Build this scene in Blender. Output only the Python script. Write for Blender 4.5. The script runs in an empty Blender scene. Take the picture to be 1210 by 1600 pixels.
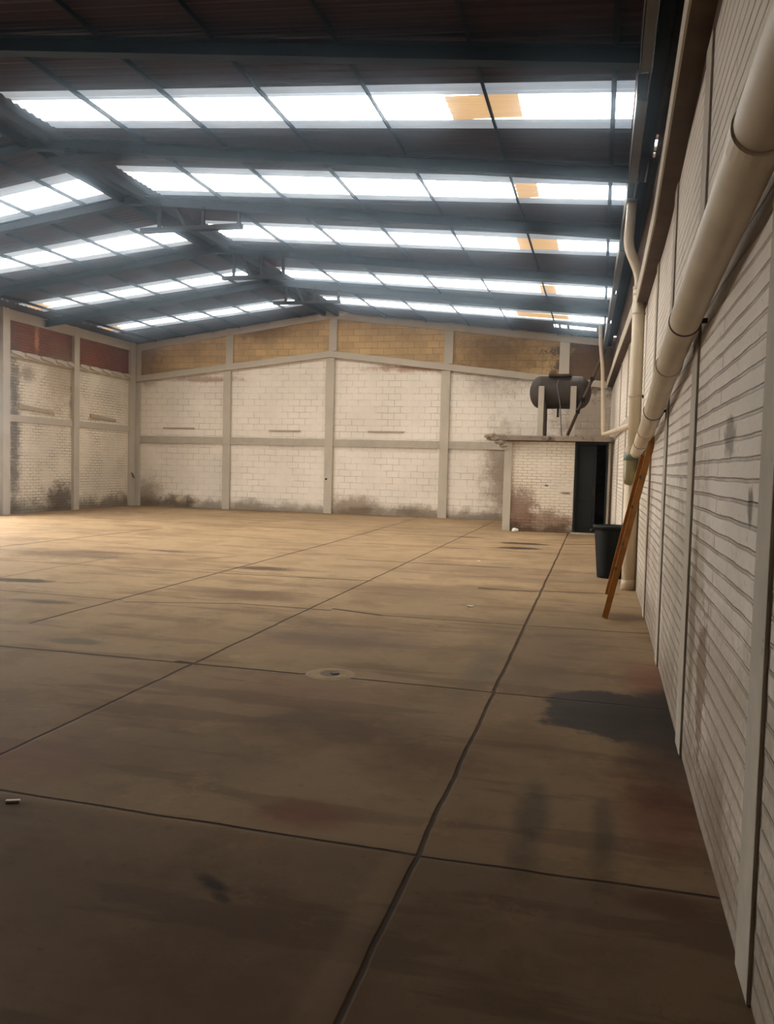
import bpy, bmesh, math, random
from mathutils import Vector, Matrix
random.seed(7)
sc = bpy.context.scene
C = sc.collection

# ------------------------------------------------------------------ camera, world, exposure
cam_d = bpy.data.cameras.new('camera'); cam = bpy.data.objects.new('camera', cam_d); C.objects.link(cam)
YAW, PITCH, ROLL, FPX = 0.24952, -0.055727, 0.026148, 1294.24
Fv = Vector((-math.sin(YAW)*math.cos(PITCH), math.cos(YAW)*math.cos(PITCH), math.sin(PITCH)))
Rv = Vector((math.cos(YAW), math.sin(YAW), 0)); Uv = Rv.cross(Fv)
R2 = math.cos(ROLL)*Rv + math.sin(ROLL)*Uv; U2 = -math.sin(ROLL)*Rv + math.cos(ROLL)*Uv
cam.matrix_world = Matrix(((R2.x, U2.x, -Fv.x, 0), (R2.y, U2.y, -Fv.y, 0), (R2.z, U2.z, -Fv.z, 1.6), (0, 0, 0, 1)))
cam_d.sensor_fit = 'VERTICAL'; cam_d.sensor_height = 24; cam_d.lens = 24*FPX/1600
cam_d.clip_start = .02; cam_d.clip_end = 200
sc.camera = cam
w = bpy.data.worlds.new('world'); sc.world = w; w.use_nodes = True
w.node_tree.nodes['Background'].inputs[0].default_value = (1, .97, .93, 1)
w.node_tree.nodes['Background'].inputs[1].default_value = 13.0
sc.view_settings.view_transform = 'Standard'; sc.view_settings.look = 'None'
sc.view_settings.gamma = 1; sc.view_settings.use_curve_mapping = False
sc.view_settings.exposure = 0.08
SKY = 9.5                                   # daylight through the white fibreglass sheets

# ------------------------------------------------------------------ sizes of the hall
XL, XC, D, Y0 = -15.65, -8.54, 25.70, -4.0
ZE, ZR, XE = 5.55, 6.53, 0.20               # eave / ridge of the roof underside
def roof_z(x):
    return ZR + (ZE-ZR)*abs(x-XC)/((XE-XC) if x > XC else (XC-XL))
def lerp_tab(tab, y):
    if y <= tab[0][0]: return tab[0][1]
    for (a, va), (b, vb) in zip(tab, tab[1:]):
        if y <= b: return va + (vb-va)*(y-a)/(b-a)
    return tab[-1][1]
def wx(y): return lerp_tab([(4, .505), (8.8, .545), (12, .535), (25.7, .26)], y)

# ------------------------------------------------------------------ materials
def lin(c): return tuple(((v/255)/12.92 if v/255 <= .04045 else ((v/255+.055)/1.055)**2.4) for v in c)
class N:
    """small helper round a node tree: every call returns an output socket"""
    def __init__(s, name):
        s.m = bpy.data.materials.new(name); s.m.use_nodes = True; s.t = s.m.node_tree
        s.b = s.t.nodes['Principled BSDF']; s.L = s.t.links
        s.co = s.t.nodes.new('ShaderNodeTexCoord').outputs['Object']
    def new(s, k, ins=(), out=0, **kw):
        n = s.t.nodes.new(k)
        for a, v in kw.items(): setattr(n, a, v)
        for i, v in (ins.items() if isinstance(ins, dict) else enumerate(ins)):
            if v is None: continue
            if hasattr(v, 'is_output'): s.L.new(v, n.inputs[i])
            else:
                if isinstance(v, tuple) and len(v) == 3 and n.inputs[i].type == 'RGBA': v = v + (1,)
                n.inputs[i].default_value = v
        return n.outputs[out]
    def math(s, op, a, b=None, c=None, clamp=False): return s.new('ShaderNodeMath', (a, b, c), operation=op, use_clamp=clamp)
    def vec(s, op, a, b=None, out=0): return s.new('ShaderNodeVectorMath', (a, b), out, operation=op)
    def noise(s, v, scale, detail=3, rough=.55): return s.new('ShaderNodeTexNoise', {'Vector': v, 'Scale': scale, 'Detail': detail, 'Roughness': rough}, 0)
    def ramp(s, v, a, b, lo=0., hi=1.): return s.new('ShaderNodeMapRange', (v, a, b, lo, hi), interpolation_type='SMOOTHSTEP')
    def mix(s, f, a, b, mode='MIX'):
        n = s.t.nodes.new('ShaderNodeMix'); n.data_type = 'RGBA'; n.blend_type = mode
        for i, v in ((0, f), (6, a), (7, b)):
            if hasattr(v, 'is_output'): s.L.new(v, n.inputs[i])
            else: n.inputs[i].default_value = v if i == 0 or len(v) == 4 else tuple(v)+(1,)
        return n.outputs[2]
    def xyz(s, v): n = s.t.nodes.new('ShaderNodeSeparateXYZ'); s.L.new(v, n.inputs[0]); return n.outputs
    def comb(s, x, y, z=0.): return s.new('ShaderNodeCombineXYZ', (x, y, z))
    def blob(s, p, c, r, soft=.35, rot=0, warp=None):
        """1 inside a warped ellipse (2-D, in metres), 0 outside"""
        v = s.vec('SUBTRACT', p, (c[0], c[1], 0))
        if rot: v = s.new('ShaderNodeVectorRotate', {'Vector': v, 'Angle': -rot}, rotation_type='Z_AXIS')
        v = s.vec('DIVIDE', v, (r[0], r[1], 1))
        d = s.vec('LENGTH', v, out=1)
        if warp is not None: d = s.math('ADD', d, warp)
        return s.ramp(d, 1-soft, 1+soft, 1., 0.)
    def seg(s, p, a, b, wd, soft=.5):
        """1 on a line piece from a to b, wd wide"""
        a, b = Vector(a), Vector(b); d = b-a; ln = d.length; d /= ln
        v = s.vec('SUBTRACT', p, (a.x, a.y, 0))
        t = s.vec('DOT_PRODUCT', v, (d.x, d.y, 0), out=1)
        n = s.vec('DOT_PRODUCT', v, (-d.y, d.x, 0), out=1)
        tc = s.math('MINIMUM', s.math('MAXIMUM', t, 0.), ln)
        e = s.math('SUBTRACT', t, tc)
        q = s.math('ADD', s.math('ABSOLUTE', n), s.math('ABSOLUTE', e))
        return s.ramp(q, wd*.5*(1-soft), wd*.5*(1+soft), 1., 0.)
    def bump(s, h, strength=.5, dist=.01, nrm=None):
        n = s.t.nodes.new('ShaderNodeBump'); n.inputs['Strength'].default_value = strength; n.inputs['Distance'].default_value = dist
        s.L.new(h, n.inputs['Height'])
        if nrm is not None: s.L.new(nrm, n.inputs['Normal'])
        return n.outputs[0]
    def done(s, col, rough=.8, nrm=None, spec=.3, metal=0.):
        for k, v in (('Base Color', col), ('Roughness', rough), ('Specular IOR Level', spec), ('Metallic', metal)):
            if hasattr(v, 'is_output'): s.L.new(v, s.b.inputs[k])
            else: s.b.inputs[k].default_value = (tuple(v)+(1,)) if k == 'Base Color' else v
        if nrm is not None: s.L.new(nrm, s.b.inputs['Normal'])
        return s.m

def plain(name, rgb, rough=.7, var=.12, scale=6, spec=.3, metal=0., dirt=None, bump=.15):
    n = N(name); base = lin(rgb)
    f = n.noise(n.co, scale, 5, .6)
    c = n.mix(n.ramp(f, .3, .7), tuple(v*(1-var) for v in base), tuple(min(1, v*(1+var)) for v in base))
    if dirt:
        g = n.noise(n.co, scale*2.3, 6, .7)
        c = n.mix(n.ramp(g, dirt[1], dirt[1]+.12), c, lin(dirt[0]))
    return n.done(c, rough, n.bump(f, bump, .01), spec, metal)

def brick_wall(name, horiz, bw, bh, base, mortar, grime, mortar_w=.012, mort_amt=.8, bump=.7, upper=None, patches=(), foot=.35, foot_amt=.85, streak=(), broken=.5, blotch=.25):
    """painted masonry; horiz picks the horizontal axis ('x' or 'y'); patches: ((u,z),(ru,rz),colour,amount,soft)"""
    n = N(name); X = n.xyz(n.co); u = X[0] if horiz == 'x' else X[1]; z = X[2]
    p = n.comb(u, z)
    wob = n.noise(p, 3., 3)
    pw = n.vec('ADD', p, n.comb(0., n.math('MULTIPLY', n.math('SUBTRACT', wob, .5), bh*.22)))
    br = n.t.nodes.new('ShaderNodeTexBrick'); n.L.new(pw, br.inputs['Vector'])
    br.inputs['Scale'].default_value = 1; br.inputs['Brick Width'].default_value = bw; br.inputs['Row Height'].default_value = bh
    br.inputs['Mortar Size'].default_value = mortar_w; br.inputs['Mortar Smooth'].default_value = .6
    br.inputs['Color1'].default_value = (.40, .40, .40, 1); br.inputs['Color2'].default_value = (.6, .6, .6, 1); br.inputs['Mortar'].default_value = (.5, .5, .5, 1)
    fac, tone = br.outputs['Fac'], br.outputs['Color']
    big = n.noise(p, .55, 4, .6); mid = n.noise(p, 3.2, 5, .65); fine = n.noise(p, 19, 4, .65)
    B = lin(base)
    c = n.mix(n.ramp(big, .3, .7), tuple(v*(1-blotch) for v in B), tuple(min(1, v*(1+blotch*.5)) for v in B))
    c = n.mix(.25, c, tone, 'OVERLAY')
    # zone above the ring beam: bare masonry
    mk = n.math('MULTIPLY', fac, n.ramp(n.noise(p, 1.3, 4, .7), broken-.18, broken+.12))
    mk = n.math('MULTIPLY', mk, mort_amt)
    pits = n.ramp(fine, .64, .70)
    c = n.mix(n.math('MULTIPLY', pits, .55), c, lin(mortar))
    if upper:
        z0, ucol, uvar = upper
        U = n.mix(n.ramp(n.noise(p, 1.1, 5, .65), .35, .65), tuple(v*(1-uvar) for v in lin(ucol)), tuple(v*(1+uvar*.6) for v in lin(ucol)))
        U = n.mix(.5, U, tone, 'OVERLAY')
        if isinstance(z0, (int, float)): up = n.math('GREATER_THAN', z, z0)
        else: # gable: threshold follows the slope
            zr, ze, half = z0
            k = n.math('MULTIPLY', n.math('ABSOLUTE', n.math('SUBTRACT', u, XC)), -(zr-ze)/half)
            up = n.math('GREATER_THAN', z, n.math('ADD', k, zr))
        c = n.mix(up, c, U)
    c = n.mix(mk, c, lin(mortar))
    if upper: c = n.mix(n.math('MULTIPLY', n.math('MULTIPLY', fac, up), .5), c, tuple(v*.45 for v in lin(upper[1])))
    for (cc, rr, col, amt, soft) in patches:
        wp = n.math('MULTIPLY', n.math('SUBTRACT', n.math('ADD', n.math('MULTIPLY', mid, .6), n.math('MULTIPLY', fine, .4)), .5), 4.2)
        b = n.blob(p, cc, rr, soft, 0, wp)
        c = n.mix(n.math('MULTIPLY', b, amt), c, lin(col))
    # grime rising from the floor
    h = n.math('ADD', n.math('MULTIPLY', n.math('SUBTRACT', n.noise(p, 1.7, 5, .7), .5), foot*2.2), z)
    g = n.ramp(h, foot*.15, foot, foot_amt, 0.)
    c = n.mix(g, c, lin(grime))
    ht = n.math('ADD', n.math('MULTIPLY', fac, -1.), n.math('ADD', n.math('MULTIPLY', fine, .5), n.math('MULTIPLY', mid, .6)))
    return n.done(c, .85, n.bump(ht, bump, .012 if horiz == 'x' or bw < 1 else .02), .15)

cream = (205, 190, 165)
M = {}
BROWN = (98, 74, 56)
M['wall_back'] = brick_wall('painted_block', 'x', .40, .205, (228, 220, 206), (112, 96, 76), (92, 78, 56), .009, .75, .45,
    upper=((5.05, 4.02, 9.05), (192, 163, 118), .18), foot=.42, foot_amt=.75, broken=.52, blotch=.1, patches=[
    ((-3.1, 5.0), (1.1, .8), (92, 66, 40), .6, .8), ((-.3, 4.9), (1.15, .9), (86, 64, 50), .93, .25), ((-15.2, 5.0), (.5, .7), (110, 84, 52), .65, .6),
    ((-11.0, 5.9), (1.0, .25), (110, 80, 48), .7, .6), ((-5.4, 4.7), (1.7, .12), (138, 84, 46), .7, .6), ((-13, 4.35), (1.2, .1), (130, 84, 48), .6, .6),
    ((-2.9, 1.5), (.5, 1.2), (110, 92, 70), .75, .7), ((-13.9, .22), (.55, .22), (84, 70, 48), .8, .5), ((-13.85, .26), (.17, .13), (214, 200, 176), .95, .25),
    ((-7.7, .25), (.8, .3), (118, 92, 66), .7, .6), ((-5.6, .2), (.5, .18), (110, 92, 66), .6, .6), ((-15.1, .35), (.5, .5), (120, 100, 74), .7, .7),
    ((-.3, 3.2), (.9, 1.2), (122, 104, 84), .7, .7)])
M['wall_left'] = brick_wall('painted_brick_left', 'y', .24, .085, (222, 212, 192), (100, 82, 58), (88, 74, 52), .011, 1., .7,
    upper=(4.42, (130, 78, 50), .2), foot=.55, foot_amt=.8, broken=.55, blotch=.14, patches=[
    ((19.6, 2.3), (.22, 2.3), (92, 78, 58), .85, .6), ((21.7, 3.9), (.6, .9), (150, 128, 92), .5, .8), ((22.3, 3.4), (.18, 1.1), (104, 88, 66), .7, .7),
    ((21.6, .35), (.6, .45), (82, 66, 48), .9, .6), ((20.2, 3.9), (.25, .2), (110, 90, 66), .6, .5), ((22.3, 1.5), (.07, 2.0), (96, 80, 60), .8, .5),
    ((20.55, 5.0), (.09, .38), (214, 158, 112), .6, .5), ((21.6, 5.15), (.3, .2), (148, 84, 50), .5, .8)])
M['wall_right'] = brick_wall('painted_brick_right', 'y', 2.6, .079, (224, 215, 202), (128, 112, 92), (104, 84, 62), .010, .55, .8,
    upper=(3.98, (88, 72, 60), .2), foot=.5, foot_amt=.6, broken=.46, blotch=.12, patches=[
    ((4.15, .62), (.20, .34), (92, 56, 36), .92, .2), ((4.62, .8), (.14, .42), (78, 56, 40), .85, .3), ((5.6, .8), (.5, .9), (120, 104, 84), .5, .8),
    ((3.5, .25), (.35, .22), (112, 84, 62), .6, .7), ((3.4, .55), (.9, .45), (158, 144, 124), .7, .8), ((4.6, .9), (.35, .8), (140, 124, 102), .6, .7), ((2.5, .8), (.2, .9), (150, 138, 122), .5, .8), ((6.4, .6), (.8, .7), (148, 134, 112), .6, .8), ((10.5, .7), (1.5, .8), (150, 134, 110), .5, .8), ((3.6, 1.75), (.12, .08), (110, 96, 80), .7, .4), ((3.05, 1.5), (.05, .06), (96, 82, 66), .8, .4), ((8.2, .5), (.6, .6), (150, 132, 108), .5, .8)])
M['wall_front'] = plain('dim_plaster', (126, 110, 92), .9, .2, 1.5)
M['annex'] = brick_wall('annex_brick', 'x', .24, .075, (224, 214, 196), (150, 124, 100), (84, 62, 44), .010, .7, .6, foot=.35, foot_amt=.9, broken=.5, blotch=.1, patches=[
    ((-2.0, .55), (.42, .55), (118, 86, 70), .8, .5), ((-1.5, .3), (.8, .28), (128, 96, 76), .65, .6), ((-1.0, .25), (.5, .2), (120, 92, 72), .6, .6),
    ((-.8, 1.02), (.13, .03), (120, 100, 80), .9, .3), ((-1.3, 1.2), (.05, .03), (70, 58, 46), .9, .3)])
M['concrete'] = plain('painted_concrete', (178, 166, 146), .85, .08, 3, .2, dirt=((112, 98, 78), .66))
M['concrete_grey'] = plain('grey_concrete', (174, 165, 150), .85, .1, 4, .2, dirt=((92, 80, 66), .64))
M['concrete_far'] = plain('pale_concrete', (182, 173, 157), .85, .06, 2, .2, dirt=((128, 112, 90), .7))
M['soffit'] = plain('shade_toned_concrete', (92, 76, 62), .9, .2, 3, .1)  # dark tone paints in the shade under the ring beam
M['sheet'] = plain('maroon_roof_sheet', (58, 40, 41), .8, .15, 1.5, .12)
M['steel'] = plain('slate_blue_steel', (38, 42, 48), .8, .15, 2, .12)
M['steel_dark'] = plain('dark_steel', (28, 26, 28), .8, .15, 3, .1)
M['gutter'] = plain('grey_zinc', (92, 90, 88), .5, .12, 3, .4)
M['pvc'] = plain('ivory_pvc', (214, 198, 170), .38, .06, 3, .45, bump=.03, dirt=((168, 146, 116), .68))
M['pvc_old'] = plain('dusty_pvc', (196, 180, 154), .5, .08, 3, .4, bump=.05, dirt=((120, 100, 80), .68))
M['green_plastic'] = plain('green_bottle_plastic', (110, 128, 108), .35, .1, 6, .5)
M['murky_plastic'] = plain('murky_bottle_plastic', (150, 140, 104), .35, .15, 9, .5)
M['wood'] = plain('orange_wood', (176, 122, 58), .45, .2, 9, .4, dirt=((96, 52, 18), .66))
M['batten'] = plain('weathered_batten', (165, 152, 130), .9, .15, 6)
M['bin'] = plain('black_plastic', (15, 18, 17), .6, .2, 5, .2)
M['tank'] = plain('dark_tank_steel', (60, 51, 42), .6, .25, 3, .4, dirt=((40, 30, 24), .6))
M['rust'] = plain('brown_iron', (74, 58, 44), .7, .25, 9, .3)
M['slab'] = plain('stained_slab', (142, 128, 112), .85, .2, 3, .2, dirt=((62, 50, 40), .56))
M['door'] = plain('dark_green_door', (26, 28, 27), .6, .15, 2)
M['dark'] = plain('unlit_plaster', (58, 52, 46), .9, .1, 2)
M['paper'] = plain('white_scrap', (225, 222, 215), .8, .05, 9)
M['cement'] = plain('cement_patch', (158, 136, 106), .95, .15, 9)
M['lid'] = plain('cast_iron_lid', (92, 74, 54), .7, .2, 9)

def emis(name, rgb, strength, var=.1, scale=2.):
    n = N(name); f = n.ramp(n.noise(n.co, scale, 3), .3, .7)
    c = n.mix(f, tuple(v*(1-var) for v in rgb), rgb)
    n.L.new(c, n.b.inputs['Emission Color']); n.b.inputs['Emission Strength'].default_value = strength
    return n.done(tuple(.5*v for v in rgb), .6)
M['sky_sheet'] = emis('backlit_white_fibreglass', (1, .97, .92), SKY, .05)
M['dim_glow_sheet'] = emis('overlapped_fibreglass_glow', (.74, .86, 1.0), .30, .25, 1.3)  # dull edge sheets; their emission stands in for bloom beside the skylights
M['amber_sheet'] = emis('backlit_yellowed_fibreglass', (1, .66, .33), .62, .12)

# floor
def floor_mat():
    n = N('stained_concrete_floor'); X = n.xyz(n.co); p0 = n.comb(X[0], X[1])
    wn = n.t.nodes.new('ShaderNodeTexNoise'); n.L.new(p0, wn.inputs['Vector']); wn.inputs['Scale'].default_value = 2.2; wn.inputs['Detail'].default_value = 5
    wv = n.vec('SCALE', n.vec('SUBTRACT', wn.outputs['Color'], (.5, .5, .5)))
    wv.node.inputs['Scale'].default_value = .05
    p = n.vec('MULTIPLY', n.vec('ADD', p0, wv), (1, 1, 0))
    big = n.noise(p0, .35, 4, .6); mid = n.noise(p0, 1.4, 6, .65); fine = n.noise(p0, 14, 6, .7)
    # slow streaks across the hall
    st = n.noise(n.comb(n.math('MULTIPLY', X[0], .5), n.math('MULTIPLY', X[1], 2.6)), 1., 5, .6)
    c = n.mix(n.ramp(big, .3, .7), lin((152, 130, 101)), lin((172, 147, 113)))
    c = n.mix(n.math('MULTIPLY', n.ramp(mid, .45, .62), .6), c, lin((134, 112, 84)))
    c = n.mix(n.math('MULTIPLY', n.ramp(st, .53, .60), .55), c, lin((120, 98, 76)))
    c = n.mix(n.math('MULTIPLY', n.ramp(n.noise(p0, 2.3, 8, .75), .56, .66), .45), c, lin((186, 158, 118)))
    c = n.mix(n.math('MULTIPLY', n.ramp(fine, .58, .70), .4), c, lin((104, 86, 68)))
    wp = n.math('MULTIPLY', n.math('SUBTRACT', n.noise(p0, 2.6, 6, .7), .5), 2.2)
    wl = n.math('MULTIPLY', n.math('SUBTRACT', n.noise(p0, 1.2, 5, .7), .5), 1.4)
    red = (134, 84, 66); grn = (110, 102, 82); dk = (70, 56, 44)
    B = [  # centre, radii, colour, amount, softness, rotation
        ((-8.5, 12.0), (1.15, .55), dk, .55, .5, 0), ((-7.4, 9.1), (.9, .14), (48, 38, 30), .85, .3, .1), ((-7.3, 13.1), (.35, .12), dk, .6, .4, 0),
        ((-4.85, 11.6), (.42, .2), dk, .7, .4, 0), ((-3.95, 9.2), (.7, .32), (100, 76, 56), .6, .6, 0), ((-4.4, 6.27), (.24, .11), grn, .8, .4, 0),
        ((-5.9, 7.9), (.35, .1), dk, .6, .4, 0), ((-6.6, 11.6), (.6, .5), (112, 88, 64), .5, .7, 0), ((-3.0, 8.0), (.35, .18), dk, .35, .5, 0),
        ((-2.9, 6.9), (.9, .5), (146, 122, 94), .5, .7, 0), ((-2.2, 7.3), (.8, .5), (110, 92, 80), .5, .7, 0),
        ((-1.56, 18.0), (.5, .2), (52, 40, 30), .85, .35, 0), ((-1.5, 16.9), (.42, .2), (52, 40, 30), .9, .35, 0), ((-2.6, 16.3), (.4, .1), dk, .6, .5, 0),
        ((-2.9, 19.0), (.3, .15), dk, .6, .5, 0), ((-1.35, 2.80), (.09, .035), (54, 42, 32), .85, .5, -.5), ((-1.28, 2.72), (.05, .025), (54, 42, 32), .75, .5, -.5),
        ((-1.22, 3.5), (.2, .14), red, .6, .6, .1), ((-2.85, 3.75), (.4, .3), (158, 116, 96), .55, .7, 0), ((-2.3, 4.0), (.6, .35), (122, 108, 84), .45, .7, 0),
        ((.36, 4.1), (.2, .5), (120, 62, 44), .6, .7, 0), ((.45, 6.6), (.2, .6), (140, 90, 72), .6, .7, 0), ((.30, 3.16), (.16, .09), (112, 62, 48), .6, .6, 0),
        ((-.25, 3.75), (.07, .42), (66, 64, 56), .55, .6, 0), ((.08, 3.7), (.055, .45), (72, 66, 58), .5, .6, 0), ((-.05, 3.0), (.05, .22), (158, 140, 118), .45, .6, 0),
        ((-1.5, 4.8), (.5, .35), (92, 74, 58), .55, .7, 0), ((-.9, 4.4), (.35, .25), (96, 68, 50), .6, .7, 0), ((-1.95, 5.45), (.6, .3), (150, 118, 96), .4, .7, 0),
        ((-2.2, 2.6), (.9, .35), (118, 96, 76), .35, .8, 0), ((-1.0, 2.2), (.4, .3), (132, 98, 78), .35, .8, 0), ((-3.2, 3.1), (.6, .3), (120, 100, 88), .4, .8, 0),
        ((-.85, 6.6), (.12, 1.0), (112, 104, 88), .5, .7, 0), ((-.4, 6.5), (.25, .5), (118, 106, 90), .4, .7, 0), ((.3, 9.5), (.25, .3), (106, 84, 66), .5, .6, 0),
        ((-2.3, 10.4), (1.1, .6), (118, 96, 74), .5, .8, 0), ((-1.5, 13.0), (1.0, .8), (120, 98, 78), .4, .8, 0), ((-.3, 8.0), (.6, 1.5), (110, 96, 80), .4, .8, 0),
        ((-15.2, 20.5), (.8, 3.0), (104, 82, 58), .5, .8, 0), ((-11, 25.3), (5, .5), (108, 88, 62), .5, .7, 0)]
    for (cc, rr, col, amt, soft, rot) in B:
        c = n.mix(n.math('MULTIPLY', n.blob(p, cc, rr, soft, rot, wp), amt), c, lin(col))
    # spilled oil by the right wall: sharp-edged puddle with its own gloss
    o = n.blob(p, (.12, 5.62), (.50, .56), .10, 0, wl); o2 = n.blob(p, (.55, 5.55), (.38, .85), .3, 0, wl); o3 = n.blob(p, (.42, 4.7), (.2, .5), .6, 0, wp)
    om = n.math('MAXIMUM', o, o2)
    c = n.mix(n.math('MULTIPLY', om, .93), c, lin((40, 29, 22))); c = n.mix(n.math('MULTIPLY', o3, .6), c, lin((70, 52, 40)))
    # slab rows differ in tone; darker rows nearer also paint in light falloff
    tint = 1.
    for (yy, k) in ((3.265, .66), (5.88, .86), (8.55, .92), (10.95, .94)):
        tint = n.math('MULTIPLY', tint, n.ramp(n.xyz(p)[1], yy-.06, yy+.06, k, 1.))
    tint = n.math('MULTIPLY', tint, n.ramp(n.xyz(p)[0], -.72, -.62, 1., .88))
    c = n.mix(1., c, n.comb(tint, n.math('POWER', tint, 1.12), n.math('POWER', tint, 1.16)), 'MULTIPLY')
    # slab joints and cracks
    J = [((-.67, Y0), (-.665, 5.9), .022), ((-.67, 5.9), (-.72, 25.6), .026), ((-3.05, Y0), (-3.04, 25.6), .024), ((-5.25, 6.8), (-5.26, 17), .034), ((-5.27, 17), (-5.45, 25.6), .03),
         ((-7.6, 2), (-7.6, 12), .02), ((-10.2, 12), (-9.9, 17.5), .05), ((-4.6, 3.36), (-.66, 3.26), .020), ((-.66, 3.26), (.5, 3.27), .018), ((-15.6, 5.9), (-2.13, 5.88), .034), ((-2.13, 5.9), (.5, 5.83), .026),
         ((-5.1, 8.2), (-3.9, 8.6), .03), ((-3.9, 8.6), (-2.8, 8.58), .036), ((-2.8, 8.7), (-2.2, 8.50), .05), ((-2.2, 8.5), (.55, 8.56), .026), ((-5.3, 10.86), (-3.0, 11.02), .05), ((-1.5, 10.92), (.3, 11.2), .045),
         ((-4.1, 13.4), (-1.3, 13.45), .06), ((-1.5, 11.0), (-.68, 10.95), .04), ((-.70, 18.2), (.1, 18.7), .12), ((-12, 14.2), (-9.9, 17.1), .05), ((-9, 10.8), (-5.3, 10.86), .03), ((-3.2, 5.92), (-3.0, 5.88), .05),
         ((-6.4, 12.1), (-5.9, 12.9), .04), ((-15, 8.6), (-5.2, 8.3), .03), ((-13, 19.5), (-3, 19.0), .06), ((-14, 22.3), (-3, 22.0), .05)]
    wj = n.vec('SCALE', n.vec('SUBTRACT', wn.outputs['Color'], (.5, .5, .5))); wj.node.inputs['Scale'].default_value = .035
    pj = n.vec('MULTIPLY', n.vec('ADD', p0, wj), (1, 1, 0))
    jm = None
    for a, b, wd in J:
        s_ = n.seg(pj, a, b, wd); jm = s_ if jm is None else n.math('MAXIMUM', jm, s_)
    edge = n.seg(pj, (-.76, 1.0), (-.75, 3.2), .10, .6)
    c = n.mix(n.math('MULTIPLY', edge, .12), c, lin((176, 152, 122)))
    c = n.mix(n.math('MULTIPLY', jm, .85), c, lin((54, 40, 28)))
    h = n.math('SUBTRACT', n.math('MULTIPLY', fine, .25), jm); h = n.math('ADD', h, n.math('MULTIPLY', mid, .5))
    r = n.mix(om, (.8,)*3, (.6,)*3)
    r2 = n.math('ADD', n.new('ShaderNodeSeparateColor', (r,)), n.math('MULTIPLY', n.math('SUBTRACT', mid, .5), .25))
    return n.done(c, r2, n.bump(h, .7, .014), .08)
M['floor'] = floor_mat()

# ------------------------------------------------------------------ building helpers
def link(name, bm, mat, parent=None, smooth=False):
    me = bpy.data.meshes.new(name); bmesh.ops.recalc_face_normals(bm, faces=bm.faces); bm.to_mesh(me); bm.free()
    if smooth:
        for f in me.polygons: f.use_smooth = True
    o = bpy.data.objects.new(name, me); C.objects.link(o); me.materials.append(M[mat] if isinstance(mat, str) else mat)
    if parent: o.parent = parent
    return o
def structure(o): o['kind'] = 'structure'; return o
def tag(o, label, cat, group=None):
    o['label'] = label; o['category'] = cat
    if group: o['group'] = group
    return o
def empty(name, label, cat, group=None):
    return tag(_e(name), label, cat, group)
def _e(name):
    o = bpy.data.objects.new(name, None); o.empty_display_size = .2; C.objects.link(o); return o
def place(root, loc):                     # put the Empty at the thing's base, its parts stay where they were built
    root.location = loc
    for ch in root.children: ch.location = ch.location - Vector(loc)
def box(bm, a, b, bevel=0):
    a, b = Vector(a), Vector(b); r = bmesh.ops.create_cube(bm, size=1)
    bmesh.ops.scale(bm, vec=b-a, verts=r['verts']); bmesh.ops.translate(bm, vec=(a+b)/2, verts=r['verts'])
    if bevel:
        es = list({e for v in r['verts'] for e in v.link_edges})
        bmesh.ops.bevel(bm, geom=es, offset=bevel, segments=2, affect='EDGES', profile=.7)
def prism(bm, ring0, ring1):
    """closed solid between two rings of the same length"""
    A = [bm.verts.new(v) for v in ring0]; B = [bm.verts.new(v) for v in ring1]; k = len(A)
    bm.faces.new(A); bm.faces.new(B[::-1])
    for i in range(k): bm.faces.new((A[i], A[(i+1) % k], B[(i+1) % k], B[i]))
def sweep(bm, rings):
    """solid through a list of rings"""
    V = [[bm.verts.new(v) for v in r] for r in rings]; k = len(V[0])
    for a, b in zip(V, V[1:]):
        for i in range(k): bm.faces.new((a[i], a[(i+1) % k], b[(i+1) % k], b[i]))
    bm.faces.new(V[0]); bm.faces.new(V[-1][::-1])
def tube(bm, pts, r, seg=16, cap=True):
    """round tube through points; r one radius or one per point"""
    pts = [Vector(p) for p in pts]; rs = r if isinstance(r, (list, tuple)) else [r]*len(pts); rings = []
    t0 = (pts[1]-pts[0]).normalized(); up = Vector((0, 0, 1)) if abs(t0.z) < .9 else Vector((1, 0, 0))
    nrm = (up - t0*up.dot(t0)).normalized()
    for i, p in enumerate(pts):
        t = (pts[min(i+1, len(pts)-1)]-pts[max(i-1, 0)]).normalized()
        nrm = (nrm - t*nrm.dot(t)).normalized(); bi = t.cross(nrm)
        k = 1
        if 0 < i < len(pts)-1:
            k = 1/max(.5, math.cos((pts[i]-pts[i-1]).angle(pts[i+1]-pts[i])/2))
        rings.append([p + (nrm*math.cos(2*math.pi*j/seg)+bi*math.sin(2*math.pi*j/seg))*rs[i] for j in range(seg)])
    V = [[bm.verts.new(v) for v in r_] for r_ in rings]
    for a, b in zip(V, V[1:]):
        for i in range(seg): bm.faces.new((a[i], a[(i+1) % seg], b[(i+1) % seg], b[i]))
    if cap: bm.faces.new(V[0]); bm.faces.new(V[-1][::-1])
def arc_pts(pts, rad=.1, n=5):
    """round the corners of a polyline"""
    pts = [Vector(p) for p in pts]; out = [pts[0]]
    for a, b, c in zip(pts, pts[1:], pts[2:]):
        u = (a-b); v = (c-b); r = min(rad, u.length*.45, v.length*.45); P, Q = b+u.normalized()*r, b+v.normalized()*r
        for i in range(n+1):
            t = i/n; out.append(P*(1-t)**2 + b*2*t*(1-t) + Q*t*t)
    return out + [pts[-1]]
def lathe(bm, c, prof, seg=32):
    c = Vector(c); V = [[bm.verts.new(c+Vector((r*math.cos(2*math.pi*j/seg), r*math.sin(2*math.pi*j/seg), z))) for j in range(seg)] for r, z in prof]
    for a, b in zip(V, V[1:]):
        for i in range(seg): bm.faces.new((a[i], a[(i+1) % seg], b[(i+1) % seg], b[i]))
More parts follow.
